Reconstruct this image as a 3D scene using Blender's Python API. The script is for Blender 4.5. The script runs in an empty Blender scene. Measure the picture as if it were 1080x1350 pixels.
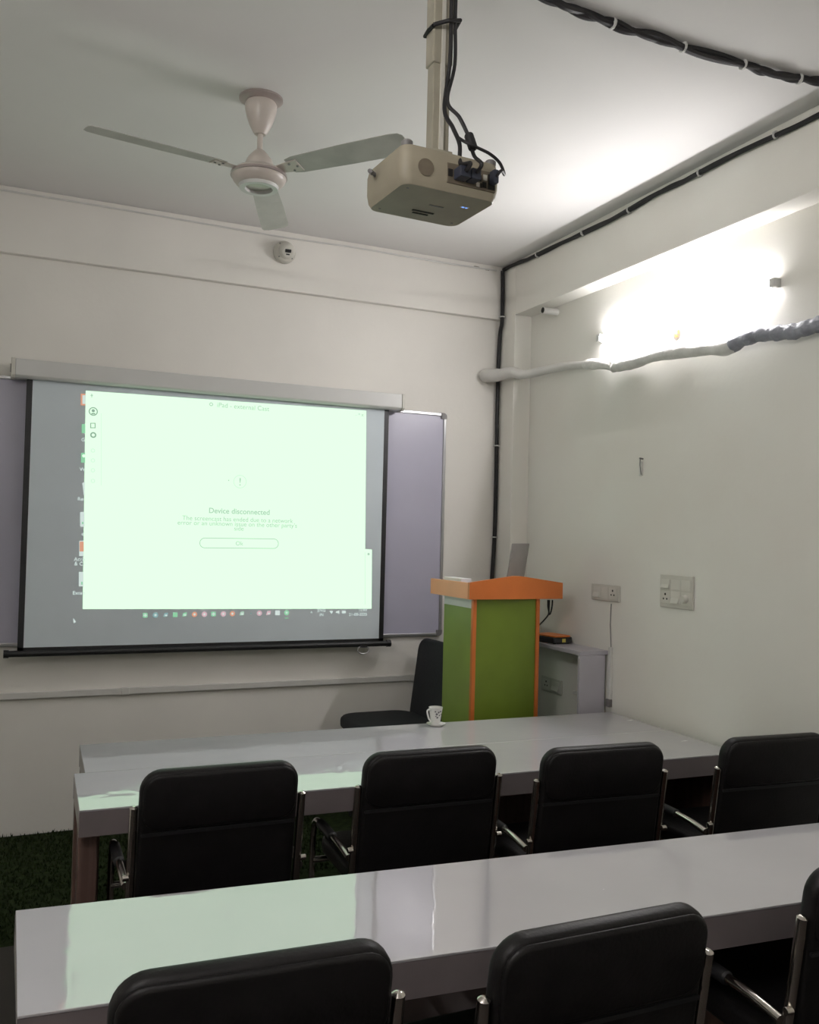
import bpy, bmesh, math, random
from mathutils import Vector, Matrix
random.seed(7)
SC = bpy.context.scene
COL = SC.collection

# ------------------------------------------------------------------ camera
F_PX, YAW, PITCH, ROLL = 1187.3, 0.4187, 0.0256, 0.0246
CAM = Vector((-2.7867, -4.9317, 1.5497))
_f = Vector((math.sin(YAW)*math.cos(PITCH), math.cos(YAW)*math.cos(PITCH), math.sin(PITCH)))
_r0 = Vector((math.cos(YAW), -math.sin(YAW), 0)); _u0 = _r0.cross(_f)
_r = math.cos(ROLL)*_r0 + math.sin(ROLL)*_u0
_u = -math.sin(ROLL)*_r0 + math.cos(ROLL)*_u0
cd = bpy.data.cameras.new('camera'); cam = bpy.data.objects.new('camera', cd); COL.objects.link(cam)
cd.sensor_fit = 'HORIZONTAL'; cd.sensor_width = 36; cd.lens = F_PX/1080*36; cd.clip_start = 0.05
M = Matrix.Identity(4)
for i in range(3):
    M[i][0] = _r[i]; M[i][1] = _u[i]; M[i][2] = -_f[i]; M[i][3] = CAM[i]
cam.matrix_world = M
SC.camera = cam

# ------------------------------------------------------------------ world, exposure
w = bpy.data.worlds.new('world'); SC.world = w; w.use_nodes = True
w.node_tree.nodes['Background'].inputs[0].default_value = (0.5, 0.52, 0.55, 1)
w.node_tree.nodes['Background'].inputs[1].default_value = 0.02
TUBE_POWER = 120.0     # batten on the side wall
FILL_POWER = 235.0   # added, unseen fill light on the opposite wall, brightens the walls
vs = SC.view_settings
vs.view_transform = 'Standard'; vs.look = 'None'; vs.gamma = 1; vs.use_curve_mapping = False
vs.exposure = 0.20

# ------------------------------------------------------------------ pixel helper: where a pixel's ray meets an axis plane
def on(px, py, axis, val):
    d = _f + _r*((px-540)/F_PX) - _u*((py-675)/F_PX)
    t = (val-CAM[axis])/d[axis]
    return CAM + d*t

# ------------------------------------------------------------------ materials
def mat(name, col, rough=0.6, metal=0.0, var=0.0, vscale=8.0, bump=0.0, bscale=60.0, spec=0.5, coat=0.0, col2=None, detail=4.0, ior=None):
    m = bpy.data.materials.new(name); m.use_nodes = True
    nt = m.node_tree; b = nt.nodes['Principled BSDF']
    b.inputs['Roughness'].default_value = rough; b.inputs['Metallic'].default_value = metal
    b.inputs['Specular IOR Level'].default_value = spec
    if ior: b.inputs['IOR'].default_value = ior
    b.inputs['Coat Weight'].default_value = coat
    tc = nt.nodes.new('ShaderNodeTexCoord')
    nz = nt.nodes.new('ShaderNodeTexNoise'); nz.inputs['Scale'].default_value = vscale; nz.inputs['Detail'].default_value = detail
    nt.links.new(tc.outputs['Object'], nz.inputs['Vector'])
    rp = nt.nodes.new('ShaderNodeValToRGB')
    c2 = col2 if col2 else tuple(c*(1-var) for c in col)
    rp.color_ramp.elements[0].position = 0.35; rp.color_ramp.elements[1].position = 0.65
    rp.color_ramp.elements[0].color = (*c2, 1); rp.color_ramp.elements[1].color = (*col, 1)
    nt.links.new(nz.outputs['Fac'], rp.inputs['Fac']); nt.links.new(rp.outputs['Color'], b.inputs['Base Color'])
    if bump:
        n2 = nt.nodes.new('ShaderNodeTexNoise'); n2.inputs['Scale'].default_value = bscale; n2.inputs['Detail'].default_value = 2
        bp = nt.nodes.new('ShaderNodeBump'); bp.inputs['Strength'].default_value = bump; bp.inputs['Distance'].default_value = 0.01
        nt.links.new(tc.outputs['Object'], n2.inputs['Vector'])
        nt.links.new(n2.outputs['Fac'], bp.inputs['Height']); nt.links.new(bp.outputs['Normal'], b.inputs['Normal'])
    return m
def emit(name, col, s=1.0):
    m = bpy.data.materials.new(name); m.use_nodes = True
    nt = m.node_tree; nt.nodes.clear()
    o = nt.nodes.new('ShaderNodeOutputMaterial'); e = nt.nodes.new('ShaderNodeEmission')
    e.inputs[0].default_value = (*col, 1); e.inputs[1].default_value = s
    nt.links.new(e.outputs[0], o.inputs[0]); return m
def wood(name, c1, c2, rough=0.45):
    m = mat(name, c1, rough, var=0.3, vscale=3.0, bump=0.05, bscale=40, col2=c2)
    nt = m.node_tree
    tc = [n for n in nt.nodes if n.type == 'TEX_COORD'][0]
    mp = nt.nodes.new('ShaderNodeMapping'); mp.inputs['Scale'].default_value = (12, 12, 1.2)
    nt.links.new(tc.outputs['Object'], mp.inputs[0])
    for n in nt.nodes:
        if n.type == 'TEX_NOISE': nt.links.new(mp.outputs[0], n.inputs['Vector'])
    return m

MT = dict(
    wall=mat('wall_paint', (0.83, 0.805, 0.755), 0.75, var=0.06, vscale=1.6, bump=0.06, bscale=35, spec=0.25),
    wall_r=mat('wall_paint_side', (0.82, 0.81, 0.755), 0.7, var=0.07, vscale=1.3, bump=0.07, bscale=28, spec=0.25, col2=(0.79, 0.76, 0.70)),
    ceil=mat('ceiling_paint', (0.82, 0.805, 0.79), 0.8, var=0.04, vscale=1.1, bump=0.05, bscale=25, spec=0.2),
    floor=mat('brown_floor_tile', (0.022, 0.013, 0.011), 0.55, var=0.4, vscale=3),
    turf=mat('green_turf', (0.026, 0.040, 0.013), 0.9, var=0.5, vscale=30, bump=0.6, bscale=300, spec=0.1),
    top=mat('white_laminate', (0.57, 0.56, 0.585), 0.03, var=0.05, vscale=2.5, bump=0.10, bscale=6.0, ior=2.6, detail=2),
    fascia=mat('grey_brown_edge', (0.20, 0.17, 0.175), 0.35, var=0.12, vscale=6),
    fascia_l=mat('pale_edge', (0.42, 0.40, 0.38), 0.4, var=0.15, vscale=6),
    wood=wood('dark_brown_wood', (0.12, 0.065, 0.05), (0.07, 0.038, 0.03)),
    woodl=wood('brown_wood', (0.17, 0.105, 0.085), (0.11, 0.065, 0.055)),
    leather=mat('black_leatherette', (0.008, 0.007, 0.0075), 0.48, var=0.3, vscale=20, bump=0.08, bscale=120, spec=0.28),
    blackp=mat('black_plastic', (0.015, 0.015, 0.017), 0.45, var=0.2, vscale=15),
    blackf=mat('black_fabric', (0.012, 0.013, 0.018), 0.8, var=0.3, vscale=60, bump=0.2, bscale=400),
    chrome=mat('chrome', (0.62, 0.58, 0.54), 0.16, metal=1.0, var=0.1, vscale=10),
    alu=mat('aluminium', (0.55, 0.55, 0.56), 0.35, metal=0.8, var=0.1, vscale=10),
    white_m=mat('white_metal', (0.62, 0.62, 0.60), 0.35, var=0.05, vscale=5),
    screen=mat('screen_fabric', (0.66, 0.73, 0.77), 0.85, var=0.05, vscale=3, spec=0.1),  # bluish tint stands in for projector light spilling over the cloth
    board=mat('whiteboard_surface', (0.50, 0.49, 0.60), 0.3, var=0.06, vscale=2.5),
    boardf=mat('board_frame', (0.50, 0.50, 0.51), 0.3, metal=0.7, var=0.1, vscale=10),
    greyp=mat('grey_plastic', (0.20, 0.19, 0.19), 0.5, var=0.1, vscale=10),
    fan=mat('fan_enamel', (0.60, 0.54, 0.49), 0.35, var=0.12, vscale=12),
    fanb=mat('fan_blade_enamel', (0.50, 0.48, 0.45), 0.45, var=0.18, vscale=9),
    fanring=mat('fan_trim', (0.42, 0.36, 0.34), 0.3, metal=0.3, var=0.15, vscale=10),
    ivory=mat('ivory_plastic', (0.62, 0.60, 0.54), 0.45, var=0.06, vscale=12),
    ivory2=mat('ivory_plastic_module', (0.68, 0.66, 0.60), 0.4, var=0.05, vscale=12),
    proj=mat('projector_plastic', (0.34, 0.305, 0.23), 0.5, var=0.12, vscale=9),
    pole=mat('painted_pole', (0.36, 0.335, 0.265), 0.45, var=0.12, vscale=14),
    grille=mat('brown_grille', (0.17, 0.14, 0.10), 0.6, var=0.2, vscale=40),
    lorange=mat('pale_orange_side', (0.86, 0.36, 0.18), 0.4, var=0.05, vscale=8),  # podium side fascias, paler than the orange of the front
    lgreen=mat('pale_green_side', (0.23, 0.32, 0.055), 0.42, var=0.1, vscale=5),  # podium side panels, paler than the green of the front
    dark=mat('dark_hole', (0.01, 0.009, 0.008), 0.8),
    cable=mat('black_cable', (0.012, 0.011, 0.013), 0.55, var=0.2, vscale=30),
    clip=mat('white_clip', (0.6, 0.6, 0.58), 0.5),
    wrapw=mat('white_wrap', (0.80, 0.79, 0.76), 0.55, var=0.12, vscale=14, bump=0.5, bscale=30),
    wrapg=mat('grey_wrap', (0.33, 0.34, 0.39), 0.5, var=0.3, vscale=18, bump=0.6, bscale=40),
    pvc=mat('white_pvc', (0.66, 0.65, 0.62), 0.4, var=0.06, vscale=10),
    orange=mat('orange_paint', (0.62, 0.17, 0.035), 0.4, var=0.08, vscale=8),
    green=mat('green_panel', (0.155, 0.225, 0.022), 0.42, var=0.12, vscale=5),
    shelfw=mat('white_board', (0.50, 0.48, 0.53), 0.4, var=0.08, vscale=5),
    paper=mat('paper', (0.75, 0.75, 0.76), 0.8),
    lap=mat('laptop_shell', (0.30, 0.28, 0.265), 0.4, metal=0.3, var=0.08, vscale=10),
    china=mat('china', (0.80, 0.79, 0.76), 0.12, var=0.03, vscale=10),
    motif=mat('grey_flower_print', (0.22, 0.21, 0.22), 0.2, var=0.3, vscale=60),
    orangep=mat('orange_plastic', (0.75, 0.20, 0.03), 0.4),
    yellow=mat('yellow_label', (0.6, 0.5, 0.1), 0.5),
    sticker=mat('sticker_beige', (0.33, 0.29, 0.24), 0.5, var=0.3, vscale=60),
    stickero=mat('sticker_orange', (0.75, 0.30, 0.08), 0.5),
    blue=mat('blue_print', (0.25, 0.35, 0.75), 0.4),
    vgablue=mat('dark_blue_plug', (0.03, 0.035, 0.055), 0.5),
    tube=emit('tube_glow', (1.0, 0.968, 0.985), TUBE_POWER),
    fill_tube=emit('fill_glow', (1.0, 0.968, 0.955), FILL_POWER),
    led=emit('blue_led', (0.2, 0.4, 1.0), 1.2),
    glow=emit('picture_white', (0.79, 1.13, 0.81), 0.90),
    glow_band=emit('picture_title_band', (0.74, 1.0, 0.80), 0.90),
    ink=emit('picture_ink', (0.42, 0.60, 0.47), 0.90),
    ink_l=emit('picture_pale_ink', (0.60, 0.84, 0.66), 0.90),
    ink_d=emit('picture_dark_ink', (0.27, 0.40, 0.31), 0.90),
    glow_w=emit('picture_label_white', (0.62, 0.72, 0.68), 0.90),
    ic_g=emit('picture_green_icon', (0.27, 0.60, 0.36), 0.90),
    ic_o=emit('picture_orange_icon', (0.66, 0.33, 0.22), 0.90),
    ic_p=emit('picture_pink_icon', (0.62, 0.42, 0.46), 0.90),
    ic_t=emit('picture_teal_icon', (0.22, 0.38, 0.38), 0.90),
)

def scuffs(m):
    nt = m.node_tree; b = nt.nodes['Principled BSDF']
    tc = [n for n in nt.nodes if n.type == 'TEX_COORD'][0]
    mp = nt.nodes.new('ShaderNodeMapping'); mp.inputs['Scale'].default_value = (7, 26, 1)
    nz = nt.nodes.new('ShaderNodeTexNoise'); nz.inputs['Scale'].default_value = 1.6; nz.inputs['Detail'].default_value = 3
    rp = nt.nodes.new('ShaderNodeValToRGB'); rp.color_ramp.elements[0].position = .74; rp.color_ramp.elements[1].position = .77
    rp.color_ramp.elements[0].color = (.03, .03, .03, 1); rp.color_ramp.elements[1].color = (.45, .45, .45, 1)
    nt.links.new(tc.outputs['Object'], mp.inputs[0]); nt.links.new(mp.outputs[0], nz.inputs['Vector'])
    nt.links.new(nz.outputs['Fac'], rp.inputs['Fac']); nt.links.new(rp.outputs['Color'], b.inputs['Roughness'])
scuffs(MT['top'])

# ------------------------------------------------------------------ mesh builders
class MB:
    def __init__(s): s.v = []; s.f = []
    def _add(s, vs, fs):
        n = len(s.v); s.v += [tuple(v) for v in vs]; s.f += [tuple(i+n for i in f) for f in fs]; return s
    def box(s, x0, x1, y0, y1, z0, z1, xf=None):
        vs = [Vector((x, y, z)) for z in (z0, z1) for y in (y0, y1) for x in (x0, x1)]
        if xf: vs = [xf @ v for v in vs]
        return s._add(vs, [(0, 2, 3, 1), (4, 5, 7, 6), (0, 1, 5, 4), (2, 6, 7, 3), (0, 4, 6, 2), (1, 3, 7, 5)])
    def prism(s, pts, axis, a, b, xf=None):
        # pts: 2D outline in the two other axes (in x,y,z order), extruded along axis from a to b
        def P(p, t):
            q = list(p); q.insert(axis, t); return Vector(q)
        n = len(pts); vs = [P(p, a) for p in pts]+[P(p, b) for p in pts]
        if xf: vs = [xf @ v for v in vs]
        fs = [tuple(range(n-1, -1, -1)), tuple(range(n, 2*n))]
        fs += [(i, (i+1) % n, n+(i+1) % n, n+i) for i in range(n)]
        return s._add(vs, fs)
    def tube(s, path, r, n=10, caps=True, rough=0.0):
        P = [Vector(p) for p in path]; m = len(P)
        R = r if isinstance(r, (list, tuple)) else [r]*m
        T = []
        for i in range(m):
            t = P[min(i+1, m-1)]-P[max(i-1, 0)]; T.append(t.normalized())
        a = Vector((0, 0, 1)) if abs(T[0].z) < 0.9 else Vector((1, 0, 0))
        u = T[0].cross(a).normalized(); vs = []
        for i in range(m):
            u = (u-T[i]*u.dot(T[i])).normalized(); w_ = T[i].cross(u)
            for k in range(n):
                th = 2*math.pi*k/n; rr = R[i]*(1+rough*random.uniform(-1, 1))
                vs.append(P[i]+u*(rr*math.cos(th))+w_*(rr*math.sin(th)))
        fs = []
        for i in range(m-1):
            for k in range(n):
                fs.append((i*n+k, i*n+(k+1) % n, (i+1)*n+(k+1) % n, (i+1)*n+k))
        if caps: fs += [tuple(range(n-1, -1, -1)), tuple((m-1)*n+k for k in range(n))]
        return s._add(vs, fs)
    def lathe(s, prof, n=32, xf=None, ring=False):
        vs = []; m = len(prof)
        for (r, z) in prof:
            for k in range(n):
                th = 2*math.pi*k/n; v = Vector((max(r, 1e-4)*math.cos(th), max(r, 1e-4)*math.sin(th), z))
                vs.append(xf @ v if xf else v)
        fs = [(i*n+k, i*n+(k+1) % n, (i+1)*n+(k+1) % n, (i+1)*n+k) for i in range(m-1) for k in range(n)]
        if ring: fs += [((m-1)*n+k, (m-1)*n+(k+1) % n, (k+1) % n, k) for k in range(n)]
        else: fs += [tuple(range(n-1, -1, -1)), tuple((m-1)*n+k for k in range(n))]
        return s._add(vs, fs)
    def quad(s, a, b, c, d): return s._add([a, b, c, d], [(0, 1, 2, 3)])
    def build(s, name, m, parent=None, bevel=0.0, smooth=False, seg=2, loc=None):
        me = bpy.data.meshes.new(name); me.from_pydata(s.v, [], s.f); me.update()
        bm = bmesh.new(); bm.from_mesh(me)
        bmesh.ops.recalc_face_normals(bm, faces=bm.faces)
        if bevel:
            es = [e for e in bm.edges if len(e.link_faces) == 2 and e.calc_face_angle(0) > 0.6]
            bmesh.ops.bevel(bm, geom=es, offset=bevel, segments=seg, affect='EDGES', profile=0.5)
        bm.to_mesh(me); bm.free()
        if smooth:
            for p in me.polygons: p.use_smooth = True
            me.set_sharp_from_angle(angle=0.7)
        me.materials.append(MT[m])
        o = bpy.data.objects.new(name, me); COL.objects.link(o)
        if parent: o.parent = parent
        if loc: o.location = loc
        return o

def tag(o, label, cat, group=None, kind=None):
    o['label'] = label
    if cat: o['category'] = cat
    if group: o['group'] = group
    if kind: o['kind'] = kind
    return o
def thing(name, label, cat, loc=(0, 0, 0), rz=0.0, group=None):
    o = bpy.data.objects.new(name, None); COL.objects.link(o); o.empty_display_size = 0.1
    o.location = loc; o.rotation_euler = (0, 0, rz)
    return tag(o, label, cat, group)
def struct(o, label): o['kind'] = 'structure'; o['label'] = label; return o
def smooth_path(pts, n=6):
    P = [Vector(p) for p in pts]; out = []
    for i in range(len(P)-1):
        p0 = P[max(i-1, 0)]; p1 = P[i]; p2 = P[i+1]; p3 = P[min(i+2, len(P)-1)]
        for k in range(n):
            t = k/n
            out.append(0.5*((2*p1)+(p2-p0)*t+(2*p0-5*p1+4*p2-p3)*t*t+(3*p1-p0-3*p2+p3)*t**3))
    out.append(P[-1]); return out
def rrect(w_, h, r, n=5, cx=0.0, cy=0.0):
    pts = []
    for (sx, sy, a0) in ((1, 1, 0), (-1, 1, 90), (-1, -1, 180), (1, -1, 270)):
        for k in range(n+1):
            a = math.radians(a0+90*k/n)
            pts.append((cx+sx*(w_/2-r)+r*math.cos(a), cy+sy*(h/2-r)+r*math.sin(a)))
    return pts
def copy_tree(o, parent=None):
    c = o.copy(); COL.objects.link(c); c.parent = parent
    for ch in list(o.children): copy_tree(ch, c)
    return c

# ------------------------------------------------------------------ the room
HC = 3.24          # ceiling height
RW = 0.119         # the right wall's plane; the beam and corner column stand at x = 0
ZB = 2.911         # underside of the side beam
XL, YN = -3.8, -6.3
CY = -0.184        # near edge of the corner column
struct(MB().box(XL-.15, RW+.15, YN-.15, .15, -.12, -.011).box(XL-.15, RW+.15, YN-.15, -1.281, -.011, 0).build('floor', 'floor'), 'dark brown floor of the meeting room')
struct(MB().box(XL-.15, RW+.15, YN-.15, .15, HC, HC+.12).build('ceiling', 'ceil'), 'plain white painted ceiling')
wb = struct(MB().box(XL-.15, RW+.15, 0, .15, 0, HC).build('wall_back', 'wall'), 'off-white back wall behind the projection screen')
ZK = 2.907
MB().box(XL, 0, -.04, 0.001, ZK, HC).build('beam', 'wall', wb, bevel=.004)
wr = struct(MB().box(RW, RW+.15, YN-.15, 0, 0, HC).build('wall_right', 'wall_r'), 'off-white side wall carrying the tube light')
MB().box(0, RW+.001, YN, CY, ZB, HC).build('beam', 'wall_r', wr, bevel=.004)
MB().box(0, RW+.001, CY, 0, 0, HC).build('corner_column', 'wall_r', wr, bevel=.004)
struct(MB().box(XL-.15, XL, YN-.15, .15, 0, HC).build('wall_left', 'wall'), 'off-white wall at the far side of the room')
struct(MB().box(XL-.15, RW+.15, YN-.15, YN, 0, HC).build('wall_front', 'wall'), 'off-white wall facing the projection screen')

# green turf strip along the back wall, with short blades where the floor shows
def turf():
    mb = MB().box(XL, -.0, -1.28, -.002, -.010, -.0005)
    for i in range(9000):
        x = random.uniform(-3.1, -1.2); y = -random.random()*1.27-.004; a = random.uniform(0, 6.28)
        if y < -.985 and x > -2.58: continue
        h = random.uniform(.010, .022); b = .004; lx, ly = random.uniform(-.008, .008), random.uniform(-.008, .008)
        mb._add([(x-b*math.cos(a), y-b*math.sin(a), .0), (x+b*math.cos(a), y+b*math.sin(a), .0), (x+lx, min(y+ly, -.002), h)], [(0, 1, 2)])
    o = mb.build('turf_carpet', 'turf')
    return tag(o, 'dark green artificial turf carpet along the back wall', 'carpet', kind='stuff')
turf()

# ------------------------------------------------------------------ tube light on the right wall, added fill light opposite
def tube_light(label, loc, rz, L, glow, tilt=-14):
    t = thing('tube_light', label, 'tube light', loc, rz)
    MB().box(-.022, 0, -L+.001, L-.001, -.012, .012).build('batten', 'white_m', t, bevel=.003)
    MB().prism([(-.023, -.018), (-.026, -.018), (-.031, -.012), (-.033, 0), (-.031, .012), (-.026, .018), (-.023, .018)], 1, -L+.03, L-.03, Matrix.Translation((-.004, 0, 0)) @ Matrix.Rotation(math.radians(tilt), 4, 'Y')).build('diffuser', glow, t)
    for s in (-1, 1):
        MB().box(-.040, 0, s*L-.03 if s > 0 else -L, L if s > 0 else -L+.03, -.02, .02).build('end_cap', 'white_m', t, bevel=.004)
a = on(785, 445, 0, .075); b = on(1020, 372, 0, .075)
tube_light('glowing white tube light batten under the side beam', (RW, (a.y+b.y)/2, (a.z+b.z)/2), 0, abs(a.y-b.y)/2, 'tube')
tube_light('added unseen fill light in batten form on the wall opposite the wrapped pipe', (XL, -4.3, 2.85), math.pi, .62, 'fill_tube', 28)

# ------------------------------------------------------------------ whiteboard
def whiteboard():
    tr = on(588, 545, 1, -.02); br = on(583, 838, 1, -.02)
    x1, x0, z1, z0 = (tr.x+br.x)/2, -2.98, tr.z, br.z
    t = thing('whiteboard', 'whiteboard with aluminium frame, partly hidden behind the projection screen', 'whiteboard', ((x0+x1)/2, 0, z0))
    w_, h = (x1-x0)/2, z1-z0
    MB().box(-w_+.01, w_-.01, -.014, -.001, .01, h-.01).build('board_panel', 'board', t)
    for (a, b, c, d) in ((-w_+.02, w_-.02, 0, .018), (-w_+.02, w_-.02, h-.018, h)):
        MB().box(a, b, -.022, -.001, c, d).build('frame_rail', 'boardf', t, bevel=.003)
    for (a, b) in ((-w_, -w_+.018), (w_-.018, w_)):
        MB().box(a, b, -.022, -.001, .02, h-.02).build('frame_rail', 'boardf', t, bevel=.003)
    for sx in (-1, 1):
        for zz in (0, h):
            x = sx*w_; s2 = 1 if zz == 0 else -1
            pts = [(x, zz+s2*.035), (x-sx*.035, zz+s2*.035), (x-sx*.035, zz)]
            pts += [(x-sx*(.02-.02*math.sin(a)), zz+s2*(.02-.02*math.cos(a))) for a in (0, .4, .8, 1.2, 1.57)]
            MB().prism(pts, 1, -.026, -.001).build('corner_cap', 'greyp', t)
whiteboard()

# ------------------------------------------------------------------ projection screen and its picture
YS = -.082
def screen():
    hl, hr = on(20, 487, 1, YS), on(526, 531, 1, YS)
    bl, br = on(8, 859, 1, YS), on(512, 851, 1, YS)
    fl_t, fl_b = on(38, 497, 1, YS), on(20, 855, 1, YS)
    fr_t, fr_b = on(513, 540, 1, YS), on(505, 850, 1, YS)
    zt = (hl.z+hr.z)/2; zb = (bl.z+br.z)/2
    xc = (hl.x+hr.x)/2
    t = thing('projection_screen', 'pull-down projection screen lit by the projector, hung before the whiteboard', 'screen', (xc, YS, zb))
    def L(p): return (p.x-xc, p.y-YS, p.z-zb)
    h0 = zt-zb
    # housing
    prof = [(-.05, .046), (-.05, -.034), (-.035, -.046), (.035, -.046), (.05, -.03), (.05, .046)]
    x0, x1 = hl.x-xc, hr.x-xc
    MB().prism([(y, h0+z) for y, z in prof], 0, x0, x1).build('housing', 'white_m', t, bevel=.004)
    for xx, s in ((x0, -1), (x1, 1)):
        c = MB().prism([(y*1.06, h0+z*1.06) for y, z in prof], 0, min(xx, xx+s*.018), max(xx, xx+s*.018)).build('end_cap', 'ivory', t, bevel=.003)
        MB().box(xx+s*.018-.004, xx+s*.018+.004, -.03, -.012, h0-.02, h0+.02).build('bracket_slot', 'greyp', c)
    # cloth
    ztop = h0-.04; zbot = .01
    xa, xb = (fl_t.x+fl_b.x)/2-xc, (fr_t.x+fr_b.x)/2-xc
    MB().box(xa, xb, -.0008, .0008, zbot, ztop).build('screen_cloth', 'screen', t)
    for (p, q) in ((xa, xa+.028), (xb-.028, xb)):
        MB().box(p, q, -.0016, .0012, zbot, ztop).build('black_border', 'blackp', t)
    MB().box(xa, xb, -.0016, .0012, zbot, .03).build('black_border', 'blackp', t)
    bb = MB().tube([(bl.x-xc, 0, 0), (br.x-xc, 0, 0)], .016, 12).build('bottom_bar', 'blackp', t, smooth=True)
    for xx in (bl.x-xc, br.x-xc):
        MB().lathe([(.0, -.012), (.02, -.012), (.02, .012), (0, .012)], 14, Matrix.Translation((xx, 0, 0)) @ Matrix.Rotation(math.pi/2, 4, 'Y')).build('bar_end', 'blackp', bb)
    c = on(478, 860, 1, YS); ring = [(c.x-xc+.036*math.cos(a), -.012, -.02+.022*math.sin(a)-.012) for a in [2*math.pi*k/20 for k in range(21)]]
    MB().tube(ring, .004, 8, caps=False).build('pull_ring', 'alu', bb, smooth=True)
    MB().box(c.x-xc-.022, c.x-xc+.022, -.02, .0, -.018, .004).build('pull_bracket', 'blackp', bb)
    # the projected picture
    YP = YS-.0022
    def Q(px, py, d=0.0):
        v = on(px, py, 1, YP-d); return Vector((v.x-xc, v.y-YS, v.z-zb))
    def poly(name, pts, m, parent, d=0.0):
        vs = [Q(*p, d) for p in pts]; mb = MB(); mb._add(vs, [tuple(range(len(vs)))]); return mb.build(name, m, parent)
    pic = poly('projected_window', [(113, 515), (483, 541.5), (481.5, 724), (490.5, 724.5), (490, 802.5), (109, 803)], 'glow', t)
    def rect(name, x0, y0, x1, y1, m, d=.0008, par=None): return poly(name, [(x0, y0), (x1, y0), (x1, y1), (x0, y1)], m, par or pic, d)
    def text(s, px, py, size, m, align='CENTER', d=.001, name='screen_lettering', par=None, bold=0.0):
        cu = bpy.data.curves.new(name, 'FONT'); cu.body = s; cu.size = size; cu.align_x = align; cu.offset = bold
        to = bpy.data.objects.new(name, cu); COL.objects.link(to)
        bpy.context.view_layer.update()
        me = bpy.data.meshes.new_from_object(to.evaluated_get(bpy.context.evaluated_depsgraph_get()))
        bpy.data.objects.remove(to)
        p = Q(px, py, d)
        for v in me.vertices:
            v.co = Vector((p.x+v.co.x, p.y, p.z+v.co.y))
        me.materials.clear(); me.materials.append(MT[m])
        o = bpy.data.objects.new(name, me); COL.objects.link(o); o.parent = par or pic
        return o
    def ringp(name, px, py, r, wd, m, par=None, n=28):
        c = Q(px, py, .001); mb = MB()
        vs = []
        for k in range(n):
            a = 2*math.pi*k/n; vs += [c+Vector((math.cos(a), 0, math.sin(a)))*r, c+Vector((math.cos(a), 0, math.sin(a)))*(r-wd)]
        mb._add(vs, [(2*k, 2*((k+1) % n), 2*((k+1) % n)+1, 2*k+1) for k in range(n)])
        return mb.build(name, m, par or pic)
    def disc(name, px, py, r, m, par=None, n=18, d=.001):
        c = Q(px, py, d); mb = MB(); mb._add([c+Vector((math.cos(2*math.pi*k/n), 0, math.sin(2*math.pi*k/n)))*r for k in range(n)], [tuple(range(n))])
        return mb.build(name, m, par or pic)
    pm = 1/240.0     # metres per pixel at the screen, about
    # title band and sidebar
    rect('sidebar_line', 133.2, 545, 133.7, 640, 'ink_l')
    ringp('title_icon', 278.5, 533, .010, .004, 'ink')
    text('iPad - external Cast', 286, 536.5, .036, 'ink', 'LEFT')
    for (px, py, r) in ((123, 542.5, .022),):
        ringp('account_icon', px, py, r, .005, 'ink_d'); disc('account_icon', px, py-1, .008, 'ink_d')
        rect('account_icon', px-2.5, py+2, px+2.5, py+3.8, 'ink_d')
    rect('pin_icon', 119.5, 520.5, 122.5, 522, 'ink'); rect('pin_icon', 120.5, 519, 121.5, 524, 'ink')
    for (x0, y0, x1, y1) in ((119, 557.5, 126, 558.5), (119, 563.5, 126, 564.5), (119, 557.5, 120.2, 564.5), (124.8, 557.5, 126, 564.5)): rect('window_icon', x0, y0, x1, y1, 'ink_d')
    ringp('gear_icon', 123, 573.5, .015, .007, 'ink_d')
    for py in (594, 607, 620, 634): ringp('pale_icon', 122.5, py, .010, .003, 'ink_l')
    # message
    ringp('warning_ring', 316.5, 635, .036, .003, 'ink_l')
    text('!', 316.5, 640, .06, 'ink')
    rect('speck', 301, 632.5, 302.2, 634, 'ink'); 
    text('Device disconnected', 316, 677.5, .040, 'ink', bold=.0006)
    text('The screencast has ended due to a network', 315, 687.5, .034, 'ink')
    text("error or an unknown issue on the other party's", 315, 693.7, .034, 'ink')
    text('side', 315, 699.5, .034, 'ink')
    # button outline
    c0, c1 = Q(270, 715.8, .001), Q(361, 716.8, .001); rad = .028; path = []
    for k in range(13):
        a = math.pi/2+math.pi*k/12; path.append((c0.x+rad*math.cos(a), c0.z+rad*math.sin(a)))
    for k in range(13):
        a = -math.pi/2+math.pi*k/12; path.append((c1.x+rad*math.cos(a), c1.z+rad*math.sin(a)))
    mb = MB(); vs = []; cx, cz = (c0.x+c1.x)/2, (c0.z+c1.z)/2; n = len(path)
    for k in range(n):
        a, b = Vector(path[k-1]), Vector(path[(k+1) % n]); tn = (b-a).normalized(); nn = Vector((tn.y, -tn.x))
        vs += [(path[k][0], c0.y, path[k][1]), (path[k][0]-nn.x*.0035, c0.y, path[k][1]-nn.y*.0035)]
    mb._add(vs, [(2*k, 2*((k+1) % n), 2*((k+1) % n)+1, 2*k+1) for k in range(n)])
    mb.build('button_outline', 'ink', pic)
    text('Ok', 315.5, 719, .032, 'ink')
    text('x', 478, 549, .03, 'ink'); rect('minimise_mark', 468, 547.2, 471, 547.7, 'ink_l'); rect('maximise_mark', 472.5, 545, 475, 547, 'ink_l')
    rect('panel_line', 481.2, 728, 481.8, 797, 'ink_l'); disc('panel_mark', 486, 730.5, .007, 'ink')
    # desktop icons peeping out behind the window
    rect('desktop_icon', 106.5, 519, 112.6, 534.5, 'ic_o'); rect('desktop_icon', 108.7, 521, 112.6, 532.5, 'glow_w', .0012)
    rect('desktop_icon', 107.7, 559, 112.4, 571, 'ic_g')
    rect('desktop_icon', 106.8, 597, 112.2, 610, 'ic_g'); disc('desktop_icon', 110.5, 601, .008, 'glow', d=.0014)
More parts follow.
